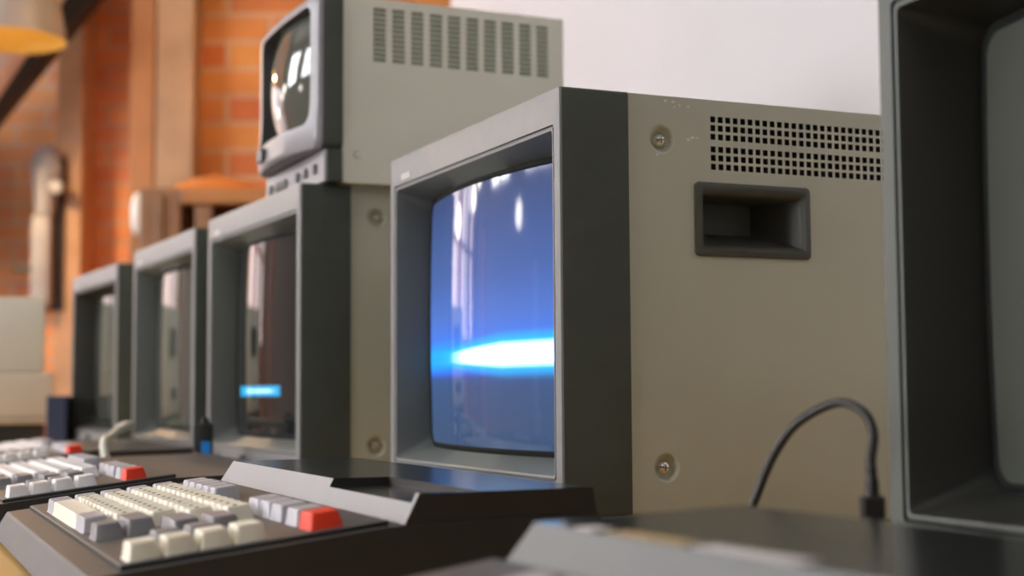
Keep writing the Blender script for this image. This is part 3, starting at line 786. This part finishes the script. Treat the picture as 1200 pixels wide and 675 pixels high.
# sloping steel brace and pale duct beyond the lamp
def beam(name, p0, p1, w, d, m, label, cat):
    p0, p1 = Vector(p0), Vector(p1); L = (p1 - p0).length
    o = obj(name, boxm(-w / 2, w / 2, -d / 2, d / 2, 0, L, bev=.006), m); o.location = p0
    o.rotation_euler = Vector((0, 0, 1)).rotation_difference((p1 - p0).normalized()).to_euler(); return tag(o, label, cat)
def at(px, py, Y): return Vector(((px - 601) / 1700 * Y, Y, CAMZ - (py - 460 + .006 * (px - 600)) / 1700 * Y))
q0, q1 = at(-40, 150, 5.2), at(110, -40, 5.2)
dd = (q1 - q0).normalized()
beam('steel_brace', q0 - dd * .6, q0 + dd * 2.2 if (q0 + dd * 2.2).z < CH else q0 + dd * ((CH - .02 - q0.z) / dd.z), (.13), .085, M['darkmetal'], 'dark steel brace sloping up behind the amber pendant lamp', 'brace')
q0, q1 = at(-75, 150, 5.0), at(60, -60, 5.0); dd = (q1 - q0).normalized()
bm = BM(); e0, e1 = q0 - dd * .5, q0 + dd * ((CH - .09 - q0.z) / dd.z)
cyl(bm, e0, e1, .10, n=28)
o = obj('air_duct', bm, M['duct'], smooth=40); tag(o, 'pale grey duct sloping down behind the pendant lamp at the left edge', 'duct')

# unseen things added beyond the left edge for the tubes to reflect
def banner(x, y, w, z0, z1, m, label, rz=0):
    t = thing('banner', label, 'banner', (x, y, 0), rz, 'banners added beyond the left edge for reflections')
    bm = BM(); nx = 12
    for i in range(nx):
        xa, xb = -w / 2 + w * i / nx, -w / 2 + w * (i + 1) / nx
        ya, yb_ = .012 * math.sin(i * 1.3), .012 * math.sin((i + 1) * 1.3)
        bm.faces.new([bm.verts.new(v) for v in ((xa, ya, z0), (xb, yb_, z0), (xb, yb_, z1), (xa, ya, z1))])
    bmesh.ops.remove_doubles(bm, verts=bm.verts, dist=1e-5)
    bmesh.ops.solidify(bm, geom=bm.faces[:], thickness=.004)
    obj('cloth', bm, m, t, smooth=60)
    bm = BM(); cyl(bm, (-w / 2 - .03, 0, z1), (w / 2 + .03, 0, z1), .015, n=12); obj('rod', bm, M['darkmetal'], t)
    return t
banner(-3.30, 5.30, .13, .0, 1.9, M['red'], 'added red banner for reflections, before the veiled window beyond the left edge')
banner(-2.75, 5.30, .16, .0, 1.7, M['creamcloth'], 'added cream banner for reflections, before the veiled window beyond the left edge')
banner(-3.85, 5.30, .16, .0, 1.8, M['cab_wood'], 'added brown banner for reflections, before the veiled window beyond the left edge')
banner(-2.10, 5.40, .16, .0, 2.0, M['blue_box'], 'added dark blue banner for reflections, on the bricks just beyond the left edge')
banner(-4.54, 5.0, .16, .0, 1.8, M['pink'], 'added pink banner for reflections, on the plaster wall beyond the left edge', PI / 2)
banner(-4.54, 3.0, .16, .0, 1.5, M['duct'], 'added white banner for reflections, on the plaster wall beyond the left edge', PI / 2)
M['globe'] = emit('opal_globe_glass', (1.0, .93, .82), 13.0)
def globe(x, y, z, label):
    t = thing('globe_lamp', label, 'lamp', (x, y, z), 0, 'opal globe lamps beyond the left edge')
    bm = BM(); bmesh.ops.create_uvsphere(bm, u_segments=20, v_segments=14, radius=.075); obj('globe', bm, M['globe'], t, smooth=60)
    bm = BM(); cyl(bm, (0, 0, .065), (0, 0, .11), .03); obj('cap', bm, M['darkmetal'], t, smooth=40)
    bm = BM(); cyl(bm, (0, 0, .11), (0, 0, CH - z), .004, n=8); obj('cord', bm, M['darkmetal'], t)
for x, y, z, l in ((-2.7, 3.7, 1.72, 'opal globe lamp beyond the left edge, nearest to the pendant lamps'), (-3.7, 3.1, 1.62, 'opal globe lamp beyond the left edge, before the plaster wall'),
                   (-3.5, 4.7, 1.80, 'opal globe lamp beyond the left edge, before the veiled window'), (-4.1, 2.0, 1.58, 'opal globe lamp beyond the left edge, lowest of the globes'),
                   (-2.3, 4.2, 1.50, 'opal globe lamp beyond the left edge, farthest back before the bricks')): globe(x, y, z, l)
def strip(x, y, rz):
    t = thing('strip_light', 'fluorescent strip light under the ceiling beyond the frame', 'lamp', (x, y, CH - .35), rz, 'ceiling strip lights')
    obj('housing', boxm(-.62, .62, -.07, .07, .02, .07, bev=.004), M['porcelain'], t)
    for yy in (-.035, .035):
        bm = BM(); cyl(bm, (-.58, yy, 0), (.58, yy, 0), .016, n=16); obj('tube', bm, M['tube'], t, smooth=40)
    for xx in (-.45, .45):
        bm = BM(); cyl(bm, (xx, 0, .07), (xx, 0, .35), .006, n=8); obj('hanger', bm, M['darkmetal'], t)
    return t
for x, y in ((-2.4, 2.4), (-1.3, .3), (-2.8, -.8), (.8, -2.2)): strip(x, y, 0)

# ------------------------------------------------------------------ world, camera, output
w = bpy.data.worlds.new('room_ambience'); S.world = w; w.use_nodes = True
bg = w.node_tree.nodes['Background']; bg.inputs['Color'].default_value = (.95, .93, .90, 1); bg.inputs['Strength'].default_value = .10

F = 1700.; RS = .006; pitch = math.atan((460 - 337.5) / F); roll = math.atan(RS)
fw = Vector((0, math.cos(pitch), math.sin(pitch))); up = Vector((0, -math.sin(pitch), math.cos(pitch))); rt = Vector((1, 0, 0))
c, s = math.cos(roll), math.sin(roll); ri = c * rt - s * up; ui = s * rt + c * up
cd = bpy.data.cameras.new('camera'); cam = bpy.data.objects.new('camera', cd); COL.objects.link(cam)
cd.sensor_width = 36; cd.lens = F / 1200 * 36; cd.clip_start = .02
cam.matrix_world = Matrix(((ri.x, ui.x, -fw.x, 0), (ri.y, ui.y, -fw.y, 0), (ri.z, ui.z, -fw.z, CAMZ), (0, 0, 0, 1)))
cd.dof.use_dof = True; cd.dof.focus_distance = 1.0; cd.dof.aperture_fstop = 6.0
S.camera = cam
S.view_settings.view_transform = 'Standard'; S.view_settings.look = 'None'
S.view_settings.gamma = 1; S.view_settings.use_curve_mapping = False; S.view_settings.exposure = 0.0
S.cycles.max_bounces = 8
